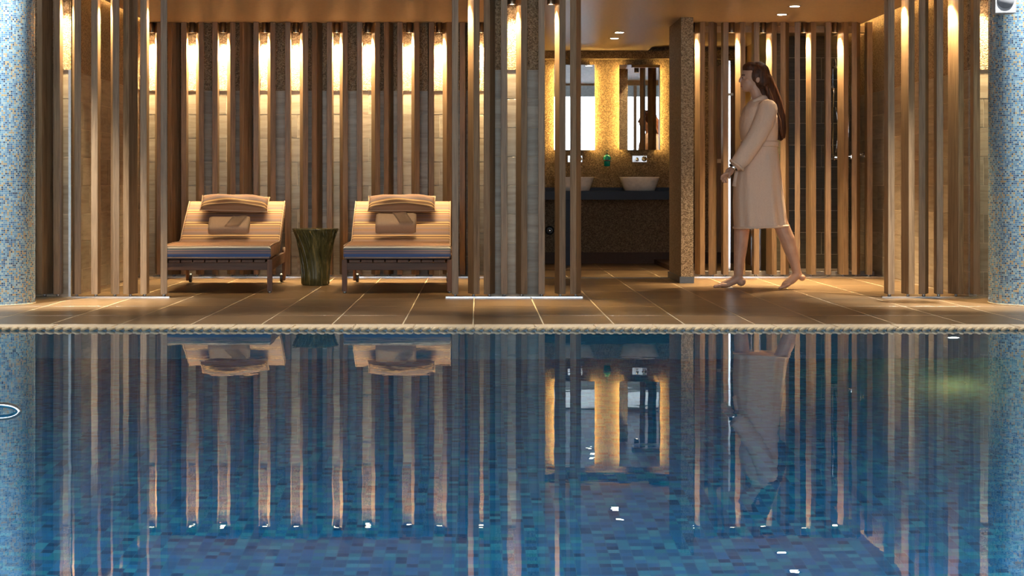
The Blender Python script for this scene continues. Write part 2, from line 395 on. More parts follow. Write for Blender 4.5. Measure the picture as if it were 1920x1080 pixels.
quad('pool_wall_far', [(PX0,yy,PD),(PX1,yy,PD),(PX1,yy,-.012),(PX0,yy,-.012)], [(PX0,PD),(PX1,PD),(PX1,0),(PX0,0)], M['poolwall'])
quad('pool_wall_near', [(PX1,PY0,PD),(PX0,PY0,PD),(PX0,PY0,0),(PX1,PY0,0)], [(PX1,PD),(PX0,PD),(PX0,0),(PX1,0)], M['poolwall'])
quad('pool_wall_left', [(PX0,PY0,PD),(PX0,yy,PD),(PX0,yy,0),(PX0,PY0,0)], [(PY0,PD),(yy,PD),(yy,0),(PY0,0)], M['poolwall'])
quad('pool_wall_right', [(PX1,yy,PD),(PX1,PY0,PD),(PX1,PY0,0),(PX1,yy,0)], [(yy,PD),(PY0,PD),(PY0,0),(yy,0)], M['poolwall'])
me = bpy.data.meshes.new('pool_water'); me.from_pydata([(PX0,PY0,WL),(PX1,PY0,WL),(PX1,yy,WL),(PX0,yy,WL)], [], [(0,1,2,3)])
wa = link('pool_water', me, M['water']); tag(wa, 'still dark blue pool water mirroring the slatted screens', 'water'); wa['kind'] = 'stuff'
# underwater lamps: the far one is real, the others are added fill
def pool_lamp(loc, ang, power, col, r, label, group=None, emitting=True, size=2.6, tilt=0):
    e = empty('pool_lamp', loc, label, 'pool lamp', group, ang)
    lathe('bezel', [(r*.78, -.004), (r*.8, -.014), (r*1.15, -.012), (r*1.2, 0), (.0*r+r*.78, 0)], M['chrome'], e, 24, axis='y', cap=False)
    lathe('lens', [(r*.1, -.006), (r*.8, -.004)], M['poollens'], e, 24, axis='y', cap=True)
    o = spot(e, (0, -.05, 0), power, col, size, .6, .04, (-PI/2+tilt, 0, 0))
    return e
pool_lamp((px(1747, 9.9), yy, -.42), 0, 9, (.85, 1, .25), .040, 'small round lit underwater lamp on the far pool wall', tilt=.75, size=2.2)
for i, x in enumerate((-3.6, -1.2, 1.2, 3.6)):  # added out of view to brighten the pool floor, standing in for daylight
    pool_lamp((x, PY0, -.55), PI, 600, (.52, .97, 1), .09, ORD[i]+' of the added underwater fill lamps in the near pool wall', 'added near wall fill lamps', tilt=.75, size=2.3)
for i, y in enumerate((2.4, 4.6)):  # unseen side lamps, likewise added as fill for the water
    pool_lamp((PX0, y, -.55), PI/2, 75, (.52, .97, 1), .09, ('nearer', 'farther')[i]+' added underwater fill lamp in the left pool wall', 'added side wall fill lamps', tilt=.6, size=2.3)
    pool_lamp((PX1, y, -.55), -PI/2, 75, (.52, .97, 1), .09, ('nearer', 'farther')[i]+' added underwater fill lamp in the right pool wall', 'added side wall fill lamps', tilt=.6, size=2.3)
# chrome grab loop that breaks the surface at the left
gd = F*(EYE-WL)/(771-VY); gx = px(0, gd)
arc = [(gx-.068*math.cos(q), gd, WL+.025*math.sin(q)-.002) for q in [PI*k/14 for k in range(15)]]
gl = empty('grab_loop', (gx-.55, gd, PD), 'bright chrome grab loop just breaking the water at the left', 'grab rail')
pts = [(gx-.5, gd, -.16), (gx-.15, gd, -.12), (gx-.08, gd, -.06), (gx-.070, gd, WL-.012)]+arc+[(gx+.069, gd, WL-.012), (gx+.05, gd+.01, -.05), (gx-.02, gd+.03, -.11), (gx-.2, gd+.05, -.17), (gx-.5, gd+.03, -.20)]
tube('loop', [(p[0]-gx+.55, p[1]-gd, p[2]-PD) for p in pts], .0100, M['chrome'], gl, 12)
lathe('post', [(.03, .012), (.03, -.10-PD)], M['satin'], gl, 20); lathe('foot_plate', [(.07, .0005), (.07, .010), (.03, .014)], M['satin'], gl, 24)

# ------------------------------------------------------------------ walls
wall_tile_me = {}
def tmesh(w, h, th, mat):
    k = (round(w, 3), round(h, 3), mat.name)
    if k not in wall_tile_me:
        bm = bmesh.new(); bm_box(bm, -w/2, w/2, -th, 0, -h/2, h/2)
        bmesh.ops.bevel(bm, geom=[e for e in bm.edges if all(v.co.y < -th+1e-5 for v in e.verts)], offset=.0015, segments=1, affect='EDGES')
        me = bpy.data.meshes.new('wall_tile'); bm.normal_update(); bm.to_mesh(me); bm.free(); me.materials.append(mat); wall_tile_me[k] = me
    return wall_tile_me[k]
def tiling(wall, org, ang, length, z0, z1, mat, rh=.2045, tw=.41, off=0):
    """tiles on a vertical face: starts at org, runs along ang; the face looks to the right-hand side of the run's back (-Y for ang 0)"""
    d = Vector((math.cos(ang), math.sin(ang), 0)); z = z1; row = 0; g = .0022
    while z > z0+.02:
        zb = max(z-rh, z0); x = -(off + (row % 2)*tw/2)
        while x < length-.01:
            a = max(x, 0); b2 = min(x+tw, length)
            if b2-a > .03:
                p = Vector(org)+d*((a+b2)/2)
                link('wall_tile', tmesh(b2-a-2*g, z-zb-2*g, .0035, mat), None, wall, False, (p.x, p.y, (z+zb)/2), (0, 0, ang))
            x += tw
        z = zb; row += 1
ZT = 2.55
def wall(name, x0, x1, y0, y1, z0=0, z1=ZT, mat=None): return struct(box(name, x0, x1, y0, y1, z0-.004, z1, mat or M['joint']))
wbl = wall('wall_back', XL-.2, P0+.05, YBW, YBW+.15)
tiling(wbl, (XL, YBW, 0), 0, P0-XL, .012, TZ, M['stone'], off=.1)
box('render_panel', XL, P0, YBW-.009, YBW+.01, TZ+.002, ZT-.06, M['render'], wbl)
wlf = wall('wall_left', XL-.14, XL, YW+.012, YBW)
tiling(wlf, (XL, YW+.012, 0), PI/2+PI, .0, 0, 0, M['stone'])
tiling(wlf, (XL, YBW-.012, 0), -PI/2+PI, 0, 0, 0, M['stone'])
# left alcove wall looks towards +X: run from far to near
def tiling_x(wall, x, y0, y1, facing, z0, z1, mat, off=0):
    if facing > 0: tiling(wall, (x, y0, 0), PI/2, y1-y0, z0, z1, mat, off=off)      # normal of ang pi/2 is +X
    else: tiling(wall, (x, y1, 0), -PI/2, y1-y0, z0, z1, mat, off=off)              # normal -X
tiling_x(wlf, XL, YW, YBW-.012, 1, .012, TZ, M['stone'], .22)
box('render_panel', XL-.01, XL+.009, YW, YBW-.01, TZ+.002, ZT-.06, M['render'], wlf)
wfl = wall('wall_front_left', -6.5, XL-.001, YW, YW+.012+.1)
tiling(wfl, (-4.0, YW, 0), 0, 4.0+XL, .012, TZ, M['stone'], off=.05)
box('render_panel', -4.0, XL-.002, YW-.009, YW+.01, TZ+.002, ZT-.06, M['render'], wfl)
struct(box('trim_2', XL-.006, XL+.011, YW-.013, YW+.003, .004, TZ+.004, M['satin']))
wpr = wall('wall_pier', P0, P1, YW, YWC+.1)
tiling(wpr, (P0, YW, 0), 0, P1-P0, .012, TZ, M['stone'], off=.20)
box('render_panel', P0, P1, YW-.009, YW+.01, TZ+.002, ZT-.06, M['render'], wpr)
tiling_x(wpr, P0, YW, YBW-.012, -1, .012, TZ, M['stone'])
wrt = wall('wall_right', XR, XR+.15, YW+.012, 16.2)
tiling_x(wrt, XR, YW, 16.0, -1, .012, TZ, M['stone'], .1)
box('render_panel', XR-.009, XR+.01, YW, 16.0, TZ+.002, ZT-.06, M['render'], wrt)
wfr = wall('wall_front_right', XR+.001, 7.0, YW, YW+.112)
tiling(wfr, (XR, YW, 0), 0, .8, .012, TZ, M['stone'], off=.1)
box('render_panel', XR+.002, XR+.8, YW-.009, YW+.01, TZ+.002, ZT-.06, M['render'], wfr)
wsh = wall('wall_shower', 2.70, XR+.1, 16.0, 16.15)
tiling(wsh, (2.70, 16.0, 0), 0, XR-2.70, .012, CZ, M['darkstone'], off=.1)
wsl = wall('wall_shower_side', 2.62, 2.70, 15.15, 16.15); wsl.data.materials.clear(); wsl.data.materials.append(M['darkstone'])
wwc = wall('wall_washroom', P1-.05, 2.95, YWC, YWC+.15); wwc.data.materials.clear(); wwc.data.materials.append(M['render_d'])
struct(box('baseboard_washroom', P1, 2.60, YWC-.03, YWC-.001, 0.001, .114, M['brownplinth']))
wwr = wall('wall_washroom_right', 2.70, 2.8, 16.15, YWC); wwr.data.materials.clear(); wwr.data.materials.append(M['panelwood'])
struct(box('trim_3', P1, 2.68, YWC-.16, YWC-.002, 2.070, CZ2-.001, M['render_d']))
# stone-faced pier between washroom and walkway
pA = px(1277, 13.79); pB = px(1300, 13.79)
pier = struct(box('wall_pier_right', pA, pB, 13.79, 14.64, .05, CZ2-.001, M['render']), 'slim speckled stone wall end beside the walking woman')
struct(box('baseboard_pier', pA-.012, pB+.004, 13.775, 14.65, .001, .052, M['plinth']))
struct(box('trim_4', 1.78, 1.9, 15.9, 17.28, .001, .045, M['brownplinth']))
struct(box('trim_5', P1+.002, 1.64, 14.58, 14.612, .0005, .004, M['black']))
struct(box('trim_6', P1+.002, 2.6, 15.92, 15.95, .0005, .004, M['brownplinth']))
struct(box('trim_7', pB+.01, XR-.012, 14.95, 15.06, .001, .038, M['kerb']))
struct(box('trim_8', pB+.01, XR-.012, 15.0, 15.1, 2.135, CZ-.001, M['ceiling']))

# ------------------------------------------------------------------ ceilings
CT = .035
struct(box('ceiling', XL+.07, P0+.12, 11.75, YBW-.02, CZ, CZ+CT, M['ceiling']))
struct(box('ceiling_washroom', P0+.121, pB-.03, 11.75, YWC+.05, CZ2, CZ2+CT, M['ceiling']))
struct(box('ceiling_right', pB-.029, XR-.16, 11.75, YWC+.05, CZ, CZ+CT, M['ceiling']))
struct(box('ceiling_cavity', -3.4, 3.9, 11.7, 17.6, 2.52, 2.60, M['hallwhite']))
def cove(name, x, y0, y1, label):
    e = empty(name, (x, (y0+y1)/2, CZ+CT), label, 'cove light'); h = (y1-y0)/2
    box('channel', -.02, .02, -h, h, 0, .012, M['satin'], e); box('led_strip', -.014, .014, -h+.02, h-.02, .012, .018, M['cove'], e)
cove('cove_light', XL+.105, 12.2, YBW-.1, 'warm strip light in the ceiling slot by the lounge side wall')
cove('cove_light', XR-.205, 12.2, 15.9, 'warm strip light in the wide ceiling slot at the far right wall')

# ------------------------------------------------------------------ hall around the pool (mostly behind the viewer)
struct(boxes('floor_hall', [(-6.5, 7, -6, PY0-.01, -.2, 0), (-6.5, PX0-.01, PY0, 9.65, -.2, 0), (PX1+.01, 7, PY0, 9.65, -.2, 0)], M['halldeck']))
struct(box('wall_hall_left', -6.65, -6.5, -6.2, 12.3, -.2, 4.1, M['hallwhite']))
struct(box('wall_hall_right', 7.0, 7.15, -6.2, 12.3, -.2, 4.1, M['hallwhite']))
struct(box('wall_fascia', -6.5, 7.0, 11.66, 11.75, CZ2-.02, 4.1, M['hallwhite']))
struct(box('ceiling_hall', -6.65, 7.15, -6.2, 11.76, 4.0, 4.15, M['hallwhite']))
win = struct(boxes('wall_window', [(-6.5, 7, -6.2, -6.0, -.2, .25), (-6.5, 7, -6.2, -6.0, 3.78, 4.0), (-6.5, -5.95, -6.2, -6.0, .25, 3.78), (6.45, 7, -6.2, -6.0, .25, 3.78)], M['hallwhite']))
w1 = struct(boxes('window_1', [(-5.95, 6.45, -6.16, -6.04, 2.92, 3.40)], M['hallgrey']))
for x in (-4.4, -2.85, -1.3, .25, 1.75, 3.35, 3.72, 4.05, 5.2): box('window_post', x-.035, x+.035, -6.15, -6.02, .25, 3.78, M['panelwood'] if x > 3 else M['hallgrey'], w1)

# ------------------------------------------------------------------ slatted screens
SW, SD, SZ0 = .046, .12, .026
def slat_mesh(h):
    bm = bmesh.new(); bm_box(bm, -SW/2, SW/2, -SD/2, SD/2, 0, h)
    bmesh.ops.bevel(bm, geom=[e for e in bm.edges if abs(e.verts[0].co.z-e.verts[1].co.z) > .5], offset=.002, segments=1, affect='EDGES')
    me = bpy.data.meshes.new('slat'); bm.normal_update(); bm.to_mesh(me); bm.free(); me.materials.append(M['slat']); return me
slat_me = {CZ: slat_mesh(CZ-SZ0-.002), CZ2: slat_mesh(CZ2-SZ0-.002)}
fb = bmesh.new(); bm_lathe(fb, [(.012, 0), (.012, SZ0-.008)], 10); foot_me = bpy.data.meshes.new('foot'); fb.to_mesh(foot_me); fb.free(); foot_me.materials.append(M['satin'])
def screen(label, Y, rail, slats):
    e = empty('slat_screen', (px((rail[0]+rail[1])/2, Y), Y, 0), label, 'slat screen')
    ox = e.location.x
    box('rail', px(rail[0], Y)-ox, px(rail[1], Y)-ox, -.035, .035, .0005, .008, M['steel'], e)
    for fx, s in slats:
        ppm = F/Y; th = math.atan2(fx-VX, F); psi = -th-math.asin(max(-.95, min(.95, s/(SD*ppm))))
        fy = Y-SD/2*math.cos(psi); X = (fx-VX)*fy/F-SD/2*math.sin(psi)
        top = CZ2 if P0+.14 < X < pB-.06 else CZ
        sl = link('slat', slat_me[top], None, e, False, (X-ox, 0, SZ0), (0, 0, psi))
        f = link('foot', foot_me, None, sl, True, (0, 0, .008-SZ0))
    return e
screen('oak slat screen at the front left beside the tiled column', YF, (60, 319),
    [(73.7, 20), (106, 6), (146, -4), (177, 5.5), (217.7, -4), (236, 17), (269, 4.5), (307.4, 0)])
screen('oak slat screen at the front in the middle before the pier', YF, (836, 1092),
    [(853.5, 0), (893.8, -11), (912.6, 10), (945.2, 0), (983, -10), (1015.5, 0), (1054.8, -9), (1074.6, 9)])
screen('oak slat screen at the front right beside the speaker column', YF, (1652, 1856),
    [(1671.3, -7.5), (1709.5, -14), (1728.6, 6), (1762.4, -5.4), (1802.4, -19.7), (1831.4, -6)])
screen('long oak slat screen along the wall behind the loungers', YB, (266, 909),
    [(270, 2), (299, -3), (317.8, 17), (344.6, 3.6), (377.7, -5.4), (403, 3), (436.8, -6), (452.8, 17), (480, 2.6), (512, -5.7), (539.5, 2), (572.8, -5.7),
     (589, 11), (617.6, 3), (647.6, -6), (674, 1), (708, -7), (724.2, 9), (749.7, 1), (782, -6), (809, -2), (842.7, -8), (867, 2), (890, -4)])
screen('dark oak slat screen behind the walking woman', YB, (1301, 1656),
    [(1317.3, -10), (1333, 6.5), (1361, -4), (1393, -10), (1418.6, -4.4), (1452, -11), (1468, 6.5), (1495.2, 0), (1525.7, -10), (1553.3, -2.6), (1586.6, -12), (1601.7, 6), (1631, -5)])

# ------------------------------------------------------------------ cylinder downlights between the slats
bb = bmesh.new(); bm_lathe(bb, [(.027, 0), (.027, -.085), (.0265, -.088), (.0255, -.086), (.0255, -.082)], 20, cap=False)
bmesh.ops.contextual_create(bb, geom=[e for e in bb.edges if e.is_boundary and all(abs(v.co.z) < 1e-6 for v in e.verts)])
body_me = bpy.data.meshes.new('lamp_body'); bb.to_mesh(body_me); bb.free(); body_me.materials.append(M['bronze'])
lb = bmesh.new(); bm_lathe(lb, [(.0255, -.0835), (.0255, -.0815)], 20); lens_me = bpy.data.meshes.new('lens'); lb.to_mesh(lens_me); lb.free(); lens_me.materials.append(M['hotlens'])
def downlights(xs, Y, words, group, power=SPOT_W, cz=CZ):
    for i, x in enumerate(xs):
        X = px(x, Y); c = CZ2 if P0+.14 < X < pB-.06 else CZ
        e = empty('cylinder_downlight', (X, Y, c-.0005), ORD[i]+' '+words, 'downlight', group)
        link('lamp_body', body_me, None, e, True); link('lens', lens_me, None, e)
        spot(e, (0, 0, -.095), power, WARM, 1.42, 1.0, .022)
downlights([284.5, 360.5, 418.5, 496.5, 555, 631.5, 690, 767.5, 823.5, 902], YB, 'of the bronze cylinder downlights behind the loungers', 'downlights over the lounger wall')
downlights([1297, 1372, 1431, 1508, 1566], YB, 'of the bronze cylinder downlights behind the woman', 'downlights over the dark screen', SPOT_W*.6)
downlights([125, 199, 291], YF, 'of the cylinder downlights in the front left screen', 'downlights in the front left screen', SPOT_W*.55)
downlights([870, 960, 1033], YF, 'of the cylinder downlights in the front middle screen', 'downlights in the front middle screen', SPOT_W*.55)
downlights([1683, 1774, 1843], YF, 'of the cylinder downlights in the front right screen', 'downlights in the front right screen', SPOT_W*.55)
def recessed(x, y, c, label, group, power):
    Y = F*(c-EYE)/(VY-y); e = empty('recessed_spotlight', (px(x, Y), Y, c), label, 'ceiling spotlight', group)
    lathe('trim_ring', [(.036, -.001), (.046, -.004), (.058, -.0005)], M['bronze'], e, 24, cap=False)
    lathe('lens', [(.036, -.0035), (.036, -.001)], M['whitelens'], e, 20)
    spot(e, (0, 0, -.02), power, (1, .76, .45), 1.3, .9, .03)
recessed(1161.5, 60.5, CZ2, 'upper right of the two spotlights in the washroom ceiling', 'washroom ceiling spotlights', 14)
recessed(1152, 71.5, CZ2, 'lower left of the two spotlights in the washroom ceiling', 'washroom ceiling spotlights', 14)
recessed(1490, 11.5, CZ, 'upper right of the two spotlights above the walking woman', 'walkway ceiling spotlights', 270)
recessed(1466, 27, CZ, 'lower left of the two spotlights above the walking woman', 'walkway ceiling spotlights', 270)

for nm, x, w in (('left', 405, 'above the foot of the lounger left of the glass table'), ('right', 745, 'above the foot of the lounger right of the glass table')):  # added out of view to lighten mattresses and towels, no fittings known here
    yq = 12.62; recessed(VX+(x-VX)*12.5/yq, VY-F*(CZ-EYE)/yq, CZ, 'ceiling spotlight '+w, 'added lounge fill spotlights', 60)

# ------------------------------------------------------------------ mosaic columns, speaker, column spots
def column(cx, cy, r, label):
    seg = 64; me = bpy.data.meshes.new('mosaic_column'); vs = []; fs = []
    for k in range(seg+1):
        a = 2*PI*k/seg; vs += [(r*math.cos(a), r*math.sin(a), 0), (r*math.cos(a), r*math.sin(a), 4.0)]
    for k in range(seg): fs.append((2*k, 2*k+2, 2*k+3, 2*k+1))
    me.from_pydata(vs, [], fs); u = me.uv_layers.new(name='UVMap')
    for p in me.polygons:
        for li in p.loop_indices:
            vi = me.loops[li].vertex_index; u.data[li].uv = (r*2*PI*(vi//2)/seg, 4.0*(vi % 2))
    e = empty('mosaic_column', (cx, cy, 0), label, 'column')
    link('shaft', me, M['bluecol'], e, True)
    lathe('base_joint', [(r+.004, 0.0005), (r+.004, .008)], M['grout'], e, 48)
CY, CR = 11.39, .30
column(px(64, CY)-CR*1.004, CY, CR, 'round blue mosaic column cut by the left edge')
cxr = px(1856, CY)+CR*1.004
column(cxr, CY, CR, 'round blue mosaic column carrying a white speaker')
sy = CY-CR-.06
sp = empty('wall_speaker', (px(1882, sy), sy, pz(26, sy)), 'small white box speaker high on the mosaic column', 'speaker', rz=-.06)
box('cabinet', -.066, .066, -.05, .05, 0, .20, M['white'], sp, .004)
lathe('grille', [(.052, -.054), (.055, -.0505)], M['greymesh'], sp, 32, axis='y', c=(0, 0, .085))
box('bracket', -.02, .02, .05, .085, .05, .11, M['white'], sp)
def hall_spot(loc, target, power, label):
    e = empty('hall_spotlight', (loc[0], loc[1], 4.0), label, 'spotlight', 'hall spotlights'); v = Vector(target)-Vector(loc)
    tube('rod', [(0, 0, 0), (0, 0, loc[2]-4.0+.03)], .01, M['satin'], e)
    q = v.to_track_quat('-Z', 'Y').to_euler()
    lathe('head', [(.045, .12), (.05, .115), (.05, 0), (.044, 0), (.044, .02)], M['white'], e, 20, loc=(0, 0, loc[2]-4.0), rot=q, cap=False)
    lathe('lens', [(.043, .018), (.043, .02)], M['whitelens'], e, 20, loc=(0, 0, loc[2]-4.0), rot=q)
    o = spot(e, (0, 0, loc[2]-4.0), power, (1, .95, .86), .62, .7, .03, q)
hall_spot((-3.25, 10.55, 3.7), (-3.15, 11.1, 1.95), 1000, 'white spotlight aimed at the left mosaic column')
for i, x in enumerate((-3.0, -1.0, 1.0, 3.0)):
    hall_spot((x, 9.75, 3.75), (x, 9.6, 0), 260, ORD[i]+' of the four spotlights hung over the far pool edge')
hall_spot((3.80, 10.6, 3.7), (3.6, 11.1, 1.95), 950, 'white spotlight aimed at the right mosaic column')

# ------------------------------------------------------------------ sun loungers
def mattress(parent):
    # outline in (y, z); the first point is the lower front edge
    out = [(.0, .250), (-.012, .27), (-.012, .325), (.004, .345), (.03, .349)]
    out += [(.2, .352), (.5, .352), (.80, .349), (.92, .350), (.965, .362)]
    a = Vector((.965, .362)); b2 = Vector((1.545, .660)); d = (b2-a).normalized(); n = Vector((-d.y, d.x))
    for k in range(1, 8): out.append(tuple(a+(b2-a)*k/7+n*(.006*math.sin(PI*k/7))))
    top = [tuple(b2+d*.028-n*.02), tuple(b2+d*.03-n*.06), tuple(b2+d*.01-n*.085)]
    low = [tuple(a-n*.09+d*.06), (.93, .256), (.5, .252), (.1, .250)]
    pts = out+top+low
    ls = [0]
    for p, q in zip(pts, pts[1:]): ls.append(ls[-1]+(Vector(q)-Vector(p)).length)
    bm = bmesh.new(); uvl = bm.loops.layers.uv.new('UVMap'); H = .393
    xs = [-H, -H+.006, -H+.02]+[-H+.02+(2*H-.04)*k/10 for k in range(1, 10)]+[H-.02, H-.006, H]
    cy = {i: None for i in range(len(pts))}
    rings = []
    cen = []
    for i, p in enumerate(pts):
        pm = Vector(pts[i-1]); pn = Vector(pts[(i+1) % len(pts)]); tt = (pn-pm).normalized(); nn = Vector((-tt.y, tt.x)); cen.append(nn)
    for x in xs:
        e = max(0, abs(x)-(H-.02))/.02; ins = .016*(1-math.sqrt(max(0, 1-e*e)))
        rings.append([bm.verts.new((x, p[0]-cen[i].x*ins, p[1]-cen[i].y*ins)) for i, p in enumerate(pts)])
    n_ = len(pts); U = {}
    for r, ring in enumerate(rings):
        for i, v in enumerate(ring): U[v] = (xs[r], ls[i])
    def face(vs, uvs):
        f = bm.faces.new(vs)
        for l, q in zip(f.loops, uvs): l[uvl].uv = q
    for r in range(len(rings)-1):
        A, B = rings[r], rings[r+1]
        for i in range(n_):
            j = (i+1) % n_; vi = ls[i]; vj = ls[j] if j else ls[i]+.1
            face((A[i], B[i], B[j], A[j]), ((xs[r], vi), (xs[r+1], vi), (xs[r+1], vj), (xs[r], vj)))
    for ring in (rings[0], rings[-1]):
        face(ring if ring is rings[0] else ring[::-1], [U[v] for v in (ring if ring is rings[0] else ring[::-1])])
    bmesh.ops.recalc_face_normals(bm, faces=bm.faces[:])
    o = finish('mattress', bm, M['stripe'], parent, True)
    for s, z in ((-1, 0), (1, 0)):
        tube('piping', [(s*(H-.004), p[0], p[1]) for p in (out[3:]+top[:1])], .0035, M['piping'], o, 6)
    tube('piping', [(-H+.01, -.004, .343), (0, -.006, .344), (H-.01, -.004, .343)], .0032, M['piping'], o, 6)
    tube('piping', [(-H+.01, -.008, .262), (0, -.010, .261), (H-.01, -.008, .262)], .0032, M['piping'], o, 6)
    tube('piping', [(-H+.01, top[0][0], top[0][1]), (0, top[0][0], top[0][1]+.002), (H-.01, top[0][0], top[0][1])], .0035, M['piping'], o, 6)
    return o, a, d, n
def pillow_bm(w, h, th, nx=24, ny=14):
    bm = bmesh.new(); uvl = bm.loops.layers.uv.new('UVMap'); G = {}
    for s in (1, -1):
        for i in range(nx+1):
            for j in range(ny+1):
                u = -1+2*i/nx; v = -1+2*j/ny
                edge = i in (0, nx) or j in (0, ny)
                if edge and s < 0: G[s, i, j] = G[1, i, j]; continue
                e = (max(0, 1-abs(u)**2.6)*max(0, 1-abs(v)**2.2))**.55
                x = w/2*u*(1-.05*(1-v*v)*0-.035*(v*v < 0)) ; z = h/2*v
                x *= 1-.045*(1-abs(v)**2)*abs(u)**4*0 + .02*abs(u*v)**3; z *= 1-.07*(1-u*u)*0+.05*abs(u*v)**3
                wob = .006*math.sin(5*u+3*v)*e
                G[s, i, j] = bm.verts.new((x, -s*(th/2*e)+wob, z))
    for s in (1, -1):
        for i in range(nx):
            for j in range(ny):
                q = [(i,j),(i+1,j),(i+1,j+1),(i,j+1)]
                if s < 0: q = q[::-1]
                f = bm.faces.new([G[s, a, b2] for a, b2 in q])
                for l, (a, b2) in zip(f.loops, q): l[uvl].uv = (w*a/nx, h*1.25*b2/ny*.9)
    return bm
def lounger(label, X, Y, rz):
    e = empty('sun_lounger', (X, Y, 0), label, 'sun lounger', 'sun loungers', rz)
    H = .385
    for s in (-1, 1):
        x0 = s*H
        lo = bmesh.new(); vs = bm_box(lo, x0-.018, x0+.018, .0, .045, .012, .246)
        for v in vs:
            if v.co.z < .1: v.co.y += -.004
        bmesh.ops.bevel(lo, geom=lo.edges[:], offset=.003, segments=2, affect='EDGES')
        lg = finish('leg', lo, M['teak_v'], e)
        lathe('glide', [(.013, 0.0005), (.015, .013)], M['satin'], lg, 12, loc=(x0, .018, 0))
        rl = bmesh.new(); bm_tube(rl, [(x0+s*.006, 1.44, .02), (x0+s*.006, 1.415, .10), (x0+s*.006, 1.41, .20), (x0+s*.006, 1.42, .285)], [(.020, .014), (.018, .014), (.019, .014), (.016, .014)], 10)
        finish('leg', rl, M['teak_v'], e, True)
        lathe('wheel', [(.004, -.012), (.034, -.012), (.036, -.008), (.036, .008), (.034, .012), (.004, .012)], M['black'], e, 20, axis='x', loc=(x0-s*.015, 1.46, .037))
        box('side_rail', x0-.014, x0+.014, .045, 1.46, .165, .244, M['teak'], e, .003)
    box('apron', -H+.018, H-.018, .006, .034, .168, .222, M['teak_x'], e, .003)
    box('apron', -H+.014, H-.014, 1.40, 1.43, .17, .222, M['teak_x'], e, .003)
    bw = (2*H-.06)/8
    for k in range(8):
        x0 = -H+.03+bw*k; box('slat', x0+.004, x0+bw-.004, .004, .955, .2235, .243, M['teak'], e, .002)
    mo, a, d, n = mattress(e)
    fr = empty('backrest_frame', (0, 0, 0)); fr.parent = e
    bpy.data.objects.remove(fr)
    bm = bmesh.new()
    for s in (-1, 1): bm_tube(bm, [(s*.34, *(a-n*.112+d*.03)), (s*.34, *(a-n*.112+d*.62))], (.016), 8)
    for k in range(5):
        p = a-n*.112+d*(.08+.13*k); bm_tube(bm, [(-.34, p.x, p.y), (.34, p.x, p.y)], .011, 6)
    finish('backrest_frame', bm, M['teak'], e, True)
    tube('backrest_prop', [(-.30, 1.34, .19), (-.30, *(a-n*.118+d*.5))], .011, M['teak'], e, 8)
    tube('backrest_prop', [(.30, 1.34, .19), (.30, *(a-n*.118+d*.5))], .011, M['teak'], e, 8)
    return e, a, d, n
def cushion(lo, a, d, n, label, tilt, X0):
    w, h, th = .535, .205, .125
    p = a+d*.475+n*.071
    e = empty('striped_pillow', (0, 0, 0), label, 'pillow', 'striped pillows')
    ob = finish('cover', pillow_bm(w, h, th), M['stripe_p'], e, True)
    edge = []
    for u in [-1+2*k/16 for k in range(17)]: edge.append((w/2*u*(1+.02*abs(u)**3-.0), 0, -h/2*(1+.05*abs(u)**3)))
    for v in [-1+2*k/8 for k in range(1, 9)]: edge.append((w/2*(1+.02*abs(v)**3), 0, h/2*v*(1+.05*abs(v)**3)))
    for u in [1-2*k/16 for k in range(1, 17)]: edge.append((w/2*u*(1+.02*abs(u)**3), 0, h/2*(1+.05*abs(u)**3)))
    for v in [1-2*k/8 for k in range(1, 8)]: edge.append((-w/2*(1+.02*abs(v)**3), 0, h/2*v*(1+.05*abs(v)**3)))
    tube('piping', edge, .0042, M['piping'], e, 6, True)
    ang = math.atan2(d.y, d.x)   # slope of the backrest
    rot = Euler((-(PI/2-ang)+.10, tilt, 0)).to_matrix().to_4x4()
    loc = Matrix.Translation((X0, p.x, p.y))
    base = Matrix.Translation(lo.location) @ Matrix.Rotation(lo.rotation_euler.z, 4, 'Z')
    m = base @ loc @ rot
    e.location = m.translation; e.rotation_euler = m.to_euler()
